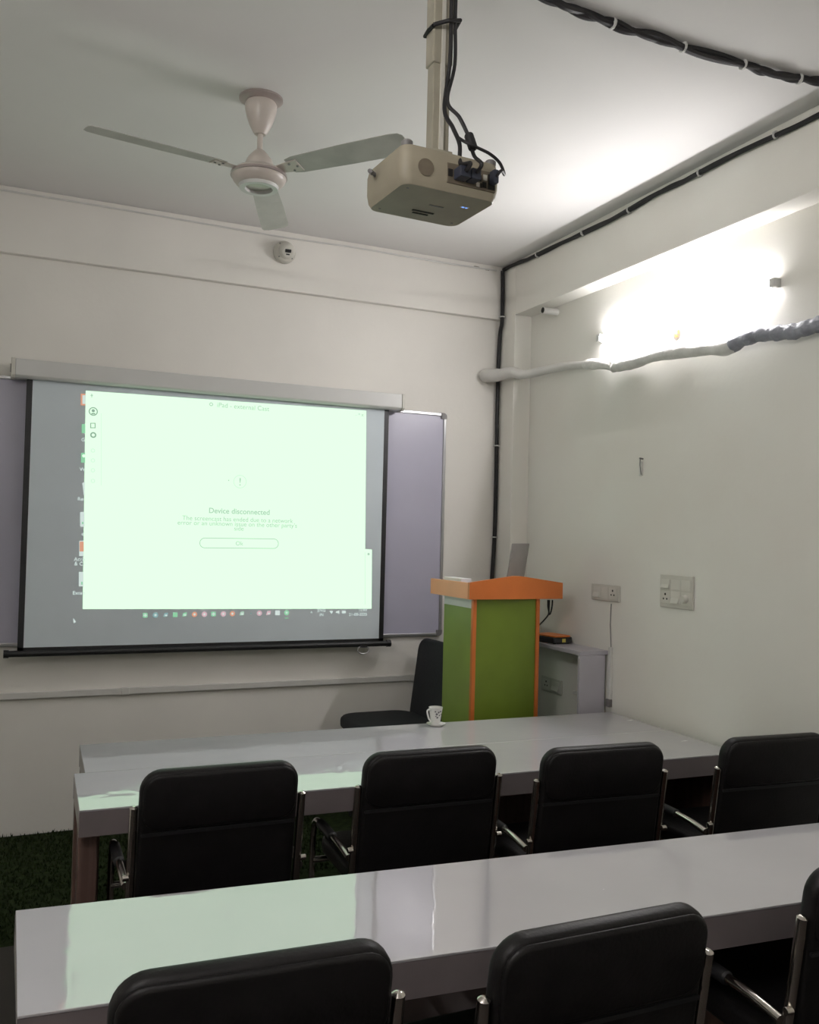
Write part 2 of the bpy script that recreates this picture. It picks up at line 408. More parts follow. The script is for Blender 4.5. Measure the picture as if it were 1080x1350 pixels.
    poly('desktop_icon', [(108.5, 637), (112, 635), (112, 653), (110.5, 653)], 'glow_w', pic)
    rect('desktop_icon', 105.7, 675, 111.5, 694, 'glow_w'); rect('desktop_icon', 108, 688, 110, 691, 'ic_g', .0014)
    rect('desktop_icon', 104.5, 713, 110.4, 733, 'glow_w'); rect('desktop_icon', 105, 714, 110.4, 727, 'ic_o', .0014)
    rect('desktop_icon', 104, 754, 110, 773, 'glow_w'); rect('desktop_icon', 107, 767, 109, 771, 'ic_g', .0014)
    for (s, px, py) in (('G', 109.5, 582), ('W', 108.5, 621), ('Re', 106, 660), ('e', 109, 706), ('Acro', 104.8, 739.5), ('& Cr', 105.2, 745.5), ('Exten', 104, 784)):
        text(s, px, py, .026, 'glow_w', 'CENTER', name='icon_caption')
    poly('mouse_pointer', [(96.5, 814.5), (100.5, 820.5), (98.3, 820.4), (97.2, 822)], 'glow_w', pic)
    # taskbar
    icons = [('ic_g', 191.5, 0), ('ic_t', 205, 1), ('ic_t', 218.5, 2), ('ic_g', 231, 0), ('ic_g', 243.5, 2), ('ic_o', 256.5, 1), ('ic_p', 269.5, 1), ('ic_g', 281.5, 0), ('ic_p', 294.5, 1), ('ic_o', 306.5, 1), ('ink', 319, 2), ('ic_t', 331, 3), ('ic_p', 342, 1), ('ic_p', 354, 2), ('glow_w', 366, 0), ('ic_g', 378, 1)]
    for i, (m, px, k) in enumerate(icons):
        py = 811.2-(px-190)*.018
        if k == 0:
            rect('taskbar_icon', px-3, py-3, px+3, py+3, m)
            if i in (0, 7): rect('taskbar_icon', px-.6, py-2, px+.6, py+2, 'glow_w', .0014); rect('taskbar_icon', px-2.4, py-.6, px+2.4, py+.6, 'glow_w', .0014)
        elif k == 1:
            disc('taskbar_icon', px, py, .014, m); disc('taskbar_icon', px, py, .006, 'glow_w', d=.0014)
        elif k == 2:
            poly('taskbar_icon', [(px-3, py+2.5), (px-2, py-2), (px+3, py-3), (px+2.5, py+2)], m, pic); rect('taskbar_icon', px-1, py-.5, px+2, py+1.5, 'glow_w', .0014)
        else: rect('taskbar_icon', px-1, py-.5, px+1, py+.5, m)
    rect('taskbar_icon', 375.5, 814.5, 380.5, 815.5, 'ic_g')
    text('^', 410.5, 810.5, .03, 'glow_w', name='taskbar_lettering')
    text('ENG', 424, 806.6, .024, 'glow_w', name='taskbar_lettering'); text('IN', 424, 812.4, .024, 'glow_w', name='taskbar_lettering')
    poly('taskbar_icon', [(434.5, 805.5), (439.5, 805.5), (437, 809.5)], 'glow_w', pic)
    poly('taskbar_icon', [(443, 806), (445, 806), (447.5, 804.5), (447.5, 809.5), (445, 808), (443, 808)], 'glow_w', pic)
    rect('taskbar_icon', 451, 805.3, 456, 808.6, 'glow_w')
    text('11:49', 484, 805.8, .024, 'glow_w', 'RIGHT', name='taskbar_lettering'); text('21-08-2025', 484, 811.6, .024, 'glow_w', 'RIGHT', name='taskbar_lettering')
screen()

# ------------------------------------------------------------------ wall conduit below the screen
def conduit():
    a, b = on(0, 919, 1, -.012), on(548, 893, 1, -.012); z = (a.z+b.z)/2
    t = thing('cable_trunking', 'thin white cable trunking running along the back wall below the screen', 'trunking', (-1.6, 0, z))
    xs = [-3.78, -2.2, -.55, -.01]
    for i in range(3):
        MB().box(xs[i]+1.6+.001, xs[i+1]+1.6-.001, -.022, 0, -.016, .016).build('trunking_length', 'pvc', t, bevel=.003)
    for x in (-2.2, -.55):
        MB().box(x+1.6-.02, x+1.6+.02, -.025, 0, -.018, .018).build('joint_cover', 'pvc', t, bevel=.003)
conduit()

# ------------------------------------------------------------------ black cable bundles with clips
def bundle(name, label, path, r, clips, wander=.004, n=2, clipaxis=None):
    t = thing(name, label, 'cable', path[0])
    o0 = Vector(path[0]); sp = smooth_path(path, 8)
    for k in range(n):
        q = []
        ph = k*2.1
        for i, p in enumerate(sp):
            off = Vector((math.sin(i*.33+ph), math.cos(i*.27+ph), math.sin(i*.41+ph*2)))*wander
            q.append(p-o0+off*(0 if i in (0, len(sp)-1) else 1))
        MB().tube(q, r*(1 if k == 0 else .7), 8).build('cable', 'cable', t, smooth=True)
    for (c, d) in clips:
        c = Vector(c)-o0; d = Vector(d).normalized()
        MB().tube([c-d*.0035, c+d*.0035], r*1.6, 10).build('clip', 'clip', t)
X0 = -.012
pts = [on(665, 356, 0, X0), on(685, 346, 0, X0), on(709, 336, 0, X0), on(769, 307, 0, X0), on(830, 277, 0, X0), on(880, 248, 0, X0), on(923, 228, 0, X0), on(1023, 178, 0, X0), on(1080, 152, 0, X0), on(1150, 120, 0, X0)]
pts[0] = Vector((-.016, -.056, HC-.022)); pts[1].z = min(pts[1].z, HC-.02)
for p in pts: p.z = min(p.z, HC-.018)
bundle('beam_cable', 'black cable bundle clipped along the top of the side beam', pts, .011, [(p, (0, 1, 0)) for p in (pts[2], pts[3], pts[4], pts[6], pts[7])])
vp = [Vector((-.022, -.058, HC-.03)), Vector((-.022, -.062, 3.0)), Vector((-.020, -.060, 2.88)), Vector((-.018, -.03, 2.80)), Vector((-.018, -.022, 2.5)), Vector((-.018, -.022, 1.9)), Vector((-.018, -.02, 1.5)), Vector((-.03, -.02, 1.2)), Vector((-.04, -.02, .62))]
bundle('corner_cable', 'black cable bundle dropping down the corner of the room', vp, .0125, [((-.021, -.061, 2.92), (0, 0, 1)), ((-.018, -.022, 2.12), (0, 0, 1)), ((-.018, -.021, 1.55), (0, 0, 1))], wander=.002)
cp = [on(690, -18, 2, HC-.014), on(728, 0, 2, HC-.014), on(765, 16, 2, HC-.016), on(808, 31, 2, HC-.014), on(850, 46, 2, HC-.018), on(901, 62, 2, HC-.014), on(980, 85, 2, HC-.014), on(1015, 96, 2, HC-.018), on(1054, 104, 2, HC-.014), on(1085, 107, 2, HC-.014)]
cp.append(Vector((-.03, cp[-1].y-.06, HC-.02)))
bundle('ceiling_cable', 'black cable bundle clipped across the ceiling towards the side beam', cp, .012, [(cp[i], cp[i+1]-cp[i-1]) for i in (3, 5, 6, 8)], wander=.007, n=3)
# thin white wire along the ceiling edge to the dome camera
tag(MB().tube(smooth_path([(-.06, -.047, HC-.03), (-.5, -.046, HC-.034), (-1.0, -.046, HC-.03), (-1.5, -.046, HC-.036), (-2.4, -.046, HC-.028), (-3.75, -.046, HC-.03)], 8), .005, 8).build('white_wire', 'pvc', smooth=True), 'thin white wire running along the top of the back wall', 'wire')
for (px, py, s, lab) in ((628, 352, .016, 'larger dark plaster chip near the ceiling corner, further from the black cable'), (643, 355.5, .013, 'smaller dark plaster chip near the ceiling corner, closer to the black cable')):
    p = on(px, py, 1, -.041); p.z = min(p.z, HC-.012)
    o = MB().prism([(p.x+s*math.cos(a)*random.uniform(.8, 1.3)*1.4, p.z+s*.45*math.sin(a)*random.uniform(.7, 1.2)) for a in [2*math.pi*k/11 for k in range(11)]], 1, -.0425, -.0395).build('plaster_chip', 'sticker')
    tag(o, lab, 'chip', 'plaster chips')

# ------------------------------------------------------------------ wrapped pipe on the right wall
def pipe():
    t = thing('insulated_pipe', 'wrapped air-conditioner pipe sagging along the side wall below the tube light', 'pipe', (RW, -1.2, 2.5))
    o = t.location.copy()
    A = [Vector((-.10, -.004, 2.555)), Vector((-.105, -.07, 2.545)), Vector((-.065, -.13, 2.545)), Vector((-.032, -.23, 2.548)), on(690, 494, 0, -.0), on(715, 489, 0, .05), on(745, 483, 0, .075), on(775, 481, 0, .08)]
    MB().tube([p-o for p in smooth_path(A, 6)], [.042]*6+[.040]*6+[.036]*6+[.031]*6+[.027]*6+[.024]*6+[.023]*7, 14, rough=.03).build('pipe_end', 'pvc', t, smooth=True)
    B = [on(772, 481, 0, .08), on(795, 480, 0, .08), on(812, 483, 0, .08), on(840, 477, 0, .08), on(870, 468, 0, .075), on(905, 463, 0, .075), on(940, 460, 0, .075), on(962, 457, 0, .075), on(972, 451, 0, .075)]
    sb = smooth_path(B, 6)
    MB().tube([p-o for p in sb], [.026+.004*math.sin(i*.5)+.0035*i/len(sb)*2 for i in range(len(sb))], 14, rough=.09).build('white_wrap', 'wrapw', t, smooth=True)
    c = on(810, 483, 0, .08)-o; MB().tube([c+Vector((0, .012, .01)), c+Vector((0, -.012, -.004))], .034, 12, rough=.08).build('tape_collar', 'wrapw', t)
    Cc = [on(966, 455, 0, .075), on(985, 446, 0, .075), on(1005, 440.5, 0, .075), on(1025, 439, 0, .075), on(1045, 437, 0, .075), on(1065, 432, 0, .075), on(1082, 427, 0, .075), on(1110, 418, 0, .075), on(1160, 405, 0, .075)]
    sc = smooth_path(Cc, 6)
    MB().tube([p-o for p in sc], [.031+.003*math.sin(i*1.1) for i in range(len(sc))], 14, rough=.1).build('grey_wrap', 'wrapg', t, smooth=True)
pipe()
p = on(643, 491, 1, 0)
tag(MB().prism([(p.x+.03*math.cos(a)*random.uniform(.8, 1.2), p.z+.022*math.sin(a)*random.uniform(.7, 1.2)) for a in [2*math.pi*k/12 for k in range(12)]], 1, -.003, .001).build('wall_hole', 'dark'), 'dark ragged hole in the back wall above the pipe end', 'hole')
p = on(735, 409, 0, RW)
def stub():
    t = thing('drain_stub', 'short white pipe stub with open end under the side beam', 'pipe', (RW, p.y, p.z-.012))
    MB().tube([(0, 0, 0), (-.10, 0, 0)], .02, 16).build('pipe_body', 'pvc', t, smooth=True)
    MB().tube([(-.099, 0, 0), (-.1012, 0, 0)], .0165, 16).build('pipe_mouth', 'dark', t)
stub()

# ------------------------------------------------------------------ small things on the right wall
p = on(893, 437.5, 0, RW)
def sticker():
    t = thing('oval_sticker', 'small oval sticker with orange lettering below the tube light', 'sticker', (RW, p.y, p.z))
    MB().prism([(.028*math.cos(a), .042*math.sin(a)) for a in [2*math.pi*k/28 for k in range(28)]], 0, -.0015, 0).build('sticker_face', 'sticker', t)
    def r(y0, y1, z0, z1, m='stickero', nm='orange_mark'): MB().box(-.0024, -.0013, y0, y1, z0, z1).build(nm, m, t)
    # the viewer sees -y on the right: an orange hook-shaped mark and a curved stroke
    r(-.008, -.002, -.002, .022); r(-.016, -.008, -.012, .008); r(-.010, .012, -.026, -.018); r(.008, .013, -.018, -.010); r(.002, .006, -.018, -.013)
    r(-.004, .008, .004, .008, 'paper', 'white_mark'); r(.004, .012, -.008, .0, 'paper', 'white_mark')
sticker()
p = on(848, 605, 0, RW); pe = on(846, 628, 0, RW)
def hook():
    t = thing('wall_hook', 'small white hook on a dark nail, alone on the bare side wall', 'hook', (RW, p.y, p.z))
    MB().tube([(0, 0, 0), (-.022, 0, .002)], .004, 8).build('nail', 'greyp', t)
    MB().box(-.008, 0, -.001, .02, -.085, -.012).build('hook_plate', 'pvc', t, bevel=.002)
    MB().tube([(-.018, 0, 0), (-.02, -.001, -.03), (-.012, -.002, -.08)], .0025, 6).build('wire_loop', 'greyp', t)
hook()
def plate(name, label, a, b, mods):
    z1, z0 = a.z, b.z; y0, y1 = b.y, a.y           # a: upper-left in view (further, larger y)
    t = thing(name, label, 'switch board', (RW, (y0+y1)/2, z0))
    W2, h = (y1-y0)/2, z1-z0
    MB().box(-.012, 0, -W2, W2, 0, h).build('cover_plate', 'ivory', t, bevel=.004)
    def U(u, v): return W2-u*2*W2, v*h       # u runs left to right as seen, v from bottom
    for (kind, u0, u1, v0, v1) in mods:
        ya, za = U(u1, v0); yb, zb = U(u0, v1)
        if kind == 'blank': MB().box(-.0135, -.011, ya, yb, za, zb).build('blank_module', 'ivory2', t, bevel=.001)
        if kind == 'switch':
            m_ = MB().box(-.014, -.011, ya, yb, za, zb).build('switch_module', 'ivory2', t, bevel=.001)
            zm = (za+zb)/2
            MB().prism([(-.014, za+.004), (-.024, za+.006), (-.016, zm), (-.015, zb-.004), (-.012, zb-.004), (-.012, za+.004)], 1, ya+.004, yb-.004).build('rocker', 'ivory2', m_)
        if kind == 'socket':
            m_ = MB().box(-.014, -.011, ya, yb, za, zb).build('socket_module', 'ivory2', t, bevel=.001)
            cy, cz = (ya+yb)/2, (za+zb)/2; s = min(yb-ya, zb-za)
            for (dy, dz, rr) in ((0, .25, .10), (-.2, -.12, .08), (.2, -.12, .08)):
                MB().tube([(-.0135, cy+dy*s, cz+dz*s), (-.0146, cy+dy*s, cz+dz*s)], rr*s, 10).build('pin_hole', 'dark', m_)
        if kind == 'knob':
            m_ = MB().box(-.014, -.011, ya, yb, za, zb).build('knob_module', 'ivory2', t, bevel=.001)
            cy, cz = (ya+yb)/2, (za+zb)/2
            MB().tube([(-.014, cy, cz), (-.034, cy, cz)], [.020, .016], 16).build('regulator_knob', 'ivory2', m_, smooth=True)
    return t
plate('switch_board', 'ivory switch board with fan regulator on the bare side wall', on(873, 757, 0, RW), on(915.5, 805, 0, RW),
      [('switch', .05, .32, .56, .86), ('blank', .36, .63, .56, .86), ('blank', .67, .94, .56, .86), ('socket', .05, .32, .12, .5), ('switch', .36, .63, .12, .5), ('knob', .67, .94, .12, .5)])
plate('socket_board', 'narrow ivory socket board on the side wall above the white shelf unit', on(782, 769, 0, RW), on(818.5, 794.5, 0, RW),
      [('switch', .10, .36, .15, .85), ('blank', .38, .62, .15, .85), ('socket', .66, .92, .15, .85)])
def drop():
    a = on(806, 796, 0, RW-.006); b = on(804, 853, 0, RW-.006)
    t = thing('socket_drop_wire', 'thin wire dropping from the socket board into white trunking', 'wire', (RW, a.y, a.z))
    o = t.location.copy()
    MB().tube([a-o, (a+b)/2-o+Vector((0, .002, 0)), Vector((RW-.006, a.y-.005, b.z))-o], .0022, 6).build('wire', 'greyp', t)
    c = Vector((RW, a.y-.005, b.z))-o
    MB().box(-.016, 0, c.y-.012, c.y+.012, c.z-.27, c.z).build('trunking_length', 'pvc', t, bevel=.002)
    MB().box(-.02, 0, c.y-.012, c.y+.02, c.z-.31, c.z-.27).build('elbow', 'greyp', t, bevel=.002)
drop()

# ------------------------------------------------------------------ dome camera
def dome():
    c = on(374, 334, 1, -.04)
    t = thing('dome_camera', 'white turret security camera on the back wall near the ceiling', 'camera', (c.x, -.04, c.z))
    X = Matrix.Rotation(math.pi/2, 4, 'X')         # lathe axis -> -y
    MB().lathe([(0, 0), (.058, 0), (.062, .006), (.062, .03), (.056, .042), (.045, .048), (0, .048)], 30, X).build('mount_base', 'ivory', t, smooth=True)
    for a in (.7, 2.3, 3.9, 5.5):
        MB().tube([(.052*math.cos(a), -.038, .052*math.sin(a)), (.052*math.cos(a), -.046, .052*math.sin(a))], .004, 8).build('screw', 'greyp', t)
    aim = Vector((-.1, -1, -.45)).normalized()
    q = aim.to_track_quat('Z', 'Y').to_matrix().to_4x4(); Bx = Matrix.Translation((0.004, -.055, -.002)) @ q
    prof = [(.046*math.sin(a), -.046*math.cos(a)) for a in [math.pi*k/14 for k in range(12)]]+[(.026, .036), (0, .036)]
    b = MB().lathe(prof, 26, Bx).build('ball', 'ivory2', t, smooth=True)
    MB().prism(rrect(.034, .018, .003, 3, 0, .006), 2, .035, .0395, Bx).build('lens_window', 'blackp', b)
    MB().prism(rrect(.02, .007, .002, 3, 0, -.013), 2, .035, .0385, Bx).build('sensor_window', 'blackp', b)
dome()

# ------------------------------------------------------------------ ceiling fan
def fan():
    t = thing('ceiling_fan', 'cream three-blade ceiling fan hanging in front of the projector screen wall', 'fan', (-1.938, -1.501, HC))
    MB().lathe([(0, 0), (.085, 0), (.085, -.006), (.07, -.016), (.04, -.018), (0, -.018)], 32).build('ceiling_plate', 'fanring', t, smooth=True)
    MB().lathe([(0, -.016), (.056, -.016), (.062, -.026), (.061, -.045), (.054, -.075), (.043, -.105), (.03, -.13), (.021, -.142), (0, -.142)], 32).build('upper_canopy', 'fan', t, smooth=True)
    MB().lathe([(0, -.14), (.011, -.14), (.011, -.215), (0, -.215)], 16).build('down_rod', 'fan', t, smooth=True)
    MB().lathe([(0, -.205), (.018, -.205), (.03, -.217), (.048, -.24), (.055, -.258), (.058, -.285), (0, -.285)], 32).build('lower_canopy', 'fan', t, smooth=True)
    m_ = MB().lathe([(0, -.277), (.065, -.278), (.09, -.284), (.104, -.296), (.106, -.312), (.100, -.326), (.088, -.34), (.075, -.346), (0, -.346)], 40).build('motor', 'fan', t, smooth=True)
    MB().lathe([(.100, -.298), (.109, -.3), (.110, -.310), (.102, -.313)], 40, ring=True).build('trim_ring', 'fanring', m_, smooth=True)
    MB().lathe([(.05, -.343), (.078, -.343), (.074, -.357), (.054, -.357)], 36, ring=True).build('bottom_ring', 'white_m', m_, smooth=True)
    MB().lathe([(0, -.345), (.05, -.345), (.04, -.349), (0, -.35)], 30).build('bottom_cap', 'fanring', m_, smooth=True)
    for k in range(3):
        rz = Matrix.Rotation(math.radians(69+120*k), 4, 'Z') @ Matrix.Translation((0, 0, -.292)) @ Matrix.Rotation(math.radians(PITCHB), 4, 'X')
        out = [(.145, -.042), (.18, -.052), (.40, -.062), (.60, -.065), (.638, -.06), (.652, -.045), (.655, .03), (.645, .052), (.625, .058), (.40, .055), (.18, .048), (.145, .04)]
        b = MB().prism(out, 2, .001, .0035, rz).build('blade', 'fanb', t)
        MB().prism([(.085, -.02), (.13, -.028), (.19, -.034), (.19, .034), (.13, .028), (.085, .02)], 2, -.003, .001, rz).build('blade_arm', 'fan', b)
        for (x, y) in ((.155, -.02), (.155, .02), (.18, 0)):
            MB().tube([rz @ Vector((x, y, -.006)), rz @ Vector((x, y, .005))], .005, 8).build('screw', 'greyp', b)
PITCHB = -12
fan()

# ------------------------------------------------------------------ projector and its ceiling pole
PX, PY = -1.69, -2.60
def mount():
    t = thing('projector_pole', 'square telescopic ceiling pole that carries the projector', 'pole', (PX, PY, HC))
    MB().box(-.08, .08, -.08, .08, -.006, 0).build('ceiling_flange', 'pole', t, bevel=.002)
    MB().box(-.032, .032, -.026, .026, -.335, -.006).build('outer_tube', 'pole', t, bevel=.004)
    MB().box(-.027, .027, -.021, .021, -.60, -.33).build('inner_tube', 'pole', t, bevel=.003)
    MB().box(-.006, .006, -.029, -.02, -.60, -.006).build('pole_groove_strip', 'ivory', t)
    MB().box(-.036, .036, -.03, .03, -.632, -.585).build('foot_bracket', 'pole', t, bevel=.003)
    MB().box(-.07, .07, -.06, .06, -.640, -.632).build('mount_plate', 'pole', t, bevel=.002)
    z = -.225
    MB().tube([(-.037, -.034, z-.01), (.0, -.056, z), (.040, -.05, z+.014), (.046, 0, z+.01), (.036, .03, z), (-.035, .03, z-.01), (-.037, 0, z-.01), (-.035, -.03, z-.01)], .006, 8).build('tie_wrap', 'cable', t)
mount()
def projector():
    ZT = HC-.642; hgt = .105
    t = thing('projector', 'cream projector hanging upside down from the ceiling pole', 'projector', (PX-.02, PY-.01, ZT-hgt), .05)
    W2, D2 = .155, .128
    out = rrect(2*W2, 2*D2, .03, 5)
    # body: rounded box with a chamfered lower shell
    mb = MB(); n = len(out); lev = [(0, .93), (.012, .975), (.035, 1.0), (.085, 1.0), (.105, .97)]; vs = []
    for z, s in lev: vs += [(x*s, y*s, z) for x, y in out]
    fs = [tuple(range(n-1, -1, -1)), tuple((len(lev)-1)*n+k for k in range(n))]
    for i in range(len(lev)-1): fs += [(i*n+k, i*n+(k+1) % n, (i+1)*n+(k+1) % n, (i+1)*n+k) for k in range(n)]
    mb._add(vs, fs); body = mb.build('body', 'proj', t, smooth=True)
    # rear port panel (towards -y)
    pan = MB().box(-.02, .135, -D2-.002, -D2+.01, .022, .078).build('port_panel', 'grille', t, bevel=.002)
    for (x0, x1, z0, z1, m) in ((-.018, -.004, .04, .06, 'dark'), (.075, .088, .045, .062, 'dark'), (.092, .104, .03, .045, 'dark'), (.072, .082, .028, .04, 'ivory'), (.094, .106, .05, .066, 'ivory'), (.086, .09, .028, .04, 'dark'), (.110, .132, .028, .07, 'dark')):
        MB().box(x0, x1, -D2-.004, -D2-.001, z0, z1).build('port', m, pan)
    # round speaker grille on the rear, left of the ports
    MB().tube([(-.085, -D2+.004, .05), (-.085, -D2-.0015, .05)], .024, 20).build('speaker_grille', 'grille', t)
    # feet (pointing up, the projector hangs upside down)
    for (x, y) in ((-.13, -.10), (.135, -.10), (0, .10)):
        MB().lathe([(0, .085), (.008, .085), (.008, .106), (.014, .106), (.016, .111), (.016, .120), (.012, .124), (0, .124)], 16, Matrix.Translation((x, y, 0))).build('foot', 'greyp', t, smooth=True)
    # side latch, top vents, lens
    MB().tube(smooth_path([(-W2+.004, .05, .075), (-W2-.016, .045, .082), (-W2-.026, .03, .076), (-W2-.022, .02, .066)], 5), .006, 8).build('side_latch', 'greyp', t, smooth=True)
    MB().lathe([(0, 0), (.042, 0), (.042, .018), (.034, .018), (.03, .008), (0, .008)], 24, Matrix.Translation((.05, D2-.006, .055)) @ Matrix.Rotation(-math.pi/2, 4, 'X')).build('lens', 'greyp', t, smooth=True)
    for k in range(2):
        MB().box(-.035+.01*k, .035-.01*k, .045+.018*k, .053+.018*k, -.0015, .003).build('vent_slot', 'dark', t)
    MB().box(-.01, .035, -.012, -.006, -.0012, .002).build('vent_slot', 'greyp', t)
    lg = MB().prism(rrect(.028, .012, .005, 4, .085, -.045), 2, -.0016, .001).build('logo_plate', 'ivory', t)
    MB().prism(rrect(.008, .006, .002, 3, .08, -.045), 2, -.0024, -.001).build('logo_mark', 'led', lg)
    MB().prism(rrect(.006, .006, .002, 3, .091, -.045), 2, -.0024, -.001).build('logo_mark', 'led', lg)
    for (x, y) in ((-.12, -.09), (.12, .09), (-.12, .09)):
        MB().tube([(x, y, -.0012), (x, y, .003)], .004, 8).build('screw', 'greyp', t)
    # plugs and cables (they hang with the projector)
    for (x0, x1, m) in ((.0, .034, 'vgablue'), (.037, .066, 'vgablue')):
        MB().box(x0, x1, -D2-.040, -D2-.001, .032, .062).build('plug', m, t, bevel=.003)
    MB().box(.114, .130, -D2-.028, -D2-.001, .04, .078).build('plug', 'vgablue', t, bevel=.003)
    return t
prj = projector()
def pcable(name, label, pts, r, extra=None):
    t = thing(name, label, 'cable', pts[0]); o = Vector(pts[0])
    MB().tube([p-o for p in smooth_path(pts, 8)], r, 8).build('cable', 'cable', t, smooth=True)
    if extra is not None: MB().tube([extra[0]-o, extra[1]-o], .0135, 12).build('ferrite_core', 'cable', t, bevel=.003)
def yl(px, py, Y): return on(px, py, 1, Y)
bpy.context.view_layer.update()
PM = prj.matrix_world
def pw(x, y, z): return PM @ Vector((x, y, z))
xs = PX+.020
pcable('video_cable', 'black video cable down the projector pole with a bulky ferrite core', [Vector((xs+.008, PY-.046, HC-.004)), Vector((xs+.006, PY-.046, HC-.2)), Vector((xs+.008, PY-.046, HC-.34)), yl(590, 133, PY-.066), yl(606, 155, PY-.088), yl(619, 183, PY-.10), yl(625, 205, PY-.13), pw(.052, -.19, .066), pw(.051, -.168, .05)], .0055, (yl(618, 178, PY-.10), yl(624, 196, PY-.12)))
pcable('signal_cable', 'black signal cable down the projector pole to the middle plug', [Vector((xs-.008, PY-.046, HC-.004)), Vector((xs-.007, PY-.046, HC-.2)), Vector((xs-.008, PY-.046, HC-.34)), yl(586, 143, PY-.045), yl(597, 168, PY-.07), yl(606, 190, PY-.10), yl(607, 215, PY-.14), pw(.017, -.19, .06), pw(.017, -.168, .048)], .0062)
pcable('power_cable', 'thin black power cable looping round to the projector corner', [yl(604, 181, PY-.085), yl(613, 187, PY-.12), yl(628, 194, PY-.13), yl(646, 203, PY-.13), yl(659, 215, PY-.13), yl(665, 230, PY-.13), pw(.128, -.17, .07), pw(.122, -.155, .058)], .0045)

# ------------------------------------------------------------------ tables
TZ = .661
def table(label, cx, cy, th, L, D, panel=None, legs_dark='woodl', skew=0.0, inset=0.0):
    # origin: rear-left corner on the floor; local x to the right, local y negative towards the room
    t = thing('bench_table', label, 'table', (cx, cy, 0), th)
    tp = MB().prism([(0, 0), (L, 0), (L, -D), (skew, -D)], 2, TZ-.006, TZ).build('table_top', 'top', t, bevel=.0015)
    fh = .085
    MB().box(skew, L, -D+.001, -D+.019, TZ-fh, TZ-.0065).build('front_fascia', 'fascia', t)
    MB().box(0, L, -.019, -.001, TZ-fh, TZ-.0065).build('rear_fascia', 'fascia', t)
    MB().prism([(.001, -.020), (.018, -.020), (.018+skew, -D+.020), (.001+skew, -D+.020)], 2, TZ-fh, TZ-.0065).build('end_fascia', 'fascia_l', t)
    MB().box(L-.018, L-.001, -D+.020, -.020, TZ-fh, TZ-.0065).build('end_fascia', 'fascia_l', t)
    for x in (.002+skew, L*.5-.03, L-.062):
        for y in ((-D+.05, -.08) if abs(x-L*.5+.03) > .01 else (-.08,)):
            xx = x-inset if (x > L*.6 and y < -.2) else x
            MB().box(xx, xx+.06, y, y+.06, 0, TZ-fh if abs(x-L*.5+.03) > .01 else TZ-.019).build('leg', legs_dark, t, bevel=.003)
    for x in (.012+skew, L-.03):
        MB().box(x, x+.018, -D+.111, -.081, .06, TZ-fh).build('end_panel', 'wood', t)
    if panel:
        a, b = panel; n = max(1, round((b-a)/.45))
        for k in range(n):
            MB().box(a+(b-a)*k/n+.002, a+(b-a)*(k+1)/n-.002, -.105, -.087, .05, TZ-.02).build('modesty_panel', 'wood', t)
        MB().box(a, b, -.20, -.106, .26, .28).build('under_shelf', 'woodl', t)
    return t
TH1 = -.028
table('long white-topped bench table nearest the podium, its rear edge carrying the cup', -2.491, -1.014, TH1, 2.585, .447, panel=(1.6, 2.57))
table('long white-topped bench table set against the podium-side table, before the four chairs', -2.541, -1.464, TH1, 2.63, .456, panel=(1.5, 2.61), inset=.56)
table('long white glossy bench table standing alone between the two rows of chairs', -2.742, -2.649, -.071, 2.80, .49, panel=(1.3, 2.74), skew=.034)

# ------------------------------------------------------------------ visitor chairs
def make_chair():
    t = thing('visitor_chair', '', 'chair')
    # seat cushion
    MB().prism(rrect(.46, .46, .06, 5, 0, .01), 2, .365, .43).build('seat', 'leather', t, bevel=.018, smooth=True, seg=3)
    # backrest: leaning panel, with a fuller pad at the top
    BX = Matrix.Translation((0, -.215, .375)) @ Matrix.Rotation(LEAN, 4, 'X')
    bk = MB().prism(rrect(.474, BH, .062, 7, 0, BH/2), 1, -.022, .022, BX).build('backrest', 'leather', t, bevel=.014, smooth=True, seg=3)
    MB().prism(rrect(.458, .168, .05, 6, 0, BH-.09), 1, -.031, -.015, BX).build('head_pad', 'leather', bk, bevel=.009, smooth=True, seg=3)
    MB().prism(rrect(.460, .010, .003, 3, 0, BH-.186), 1, -.0262, -.015, BX).build('seam_piping', 'blackp', bk)
    for s in (-1, 1):
        x = s*.252
        p0 = BX @ Vector((x, -.008, BH-.105)); p1 = BX @ Vector((x, -.008, -.02))
        MB().tube([p0+Vector((0, -.0006, .005)), p0, p1], [.006, .0125, .0125], 12).build('back_post', 'chrome', t, smooth=True)
        pb = BX @ Vector((x, -.012, .16))
        MB().tube([pb+Vector((s*.006, -.008, 0)), pb+Vector((s*.024, -.008, 0))], .0095, 10).build('bolt', 'chrome', t, bevel=.002)
        a0 = BX @ Vector((s*.264, 0, .125))
        arm = smooth_path([a0, (s*.267, -.12, .512), (s*.267, .09, .512), (s*.267, .15, .50), (s*.267, .175, .46), (s*.267, .185, .38), (s*.267, .19, .08), (s*.267, .175, .025), (s*.267, .14, .0125), (s*.267, -.20, .0125)], 5)
        MB().tube(arm, .0115, 12).build('side_frame', 'chrome', t, smooth=True)
        MB().tube([(s*.267, -.07, .512), (s*.267, -.065, .512), (s*.267, .085, .512), (s*.267, .09, .512)], [.013, .0175, .0175, .013], 12).build('arm_pad', 'blackp', t, smooth=True)
    MB().tube([(-.267, -.195, .0125), (.267, -.195, .0125)], .011, 10).build('cross_bar', 'chrome', t, smooth=True)
    MB().tube([(-.267, .183, .35), (.267, .183, .35)], .011, 10).build('cross_bar', 'chrome', t, smooth=True)
    return t
LEAN = math.radians(9); BH = .475
proto = make_chair()
BT = -.215-BH*math.sin(LEAN)     # local y of the backrest top
ZC = .375+BH*math.cos(LEAN)
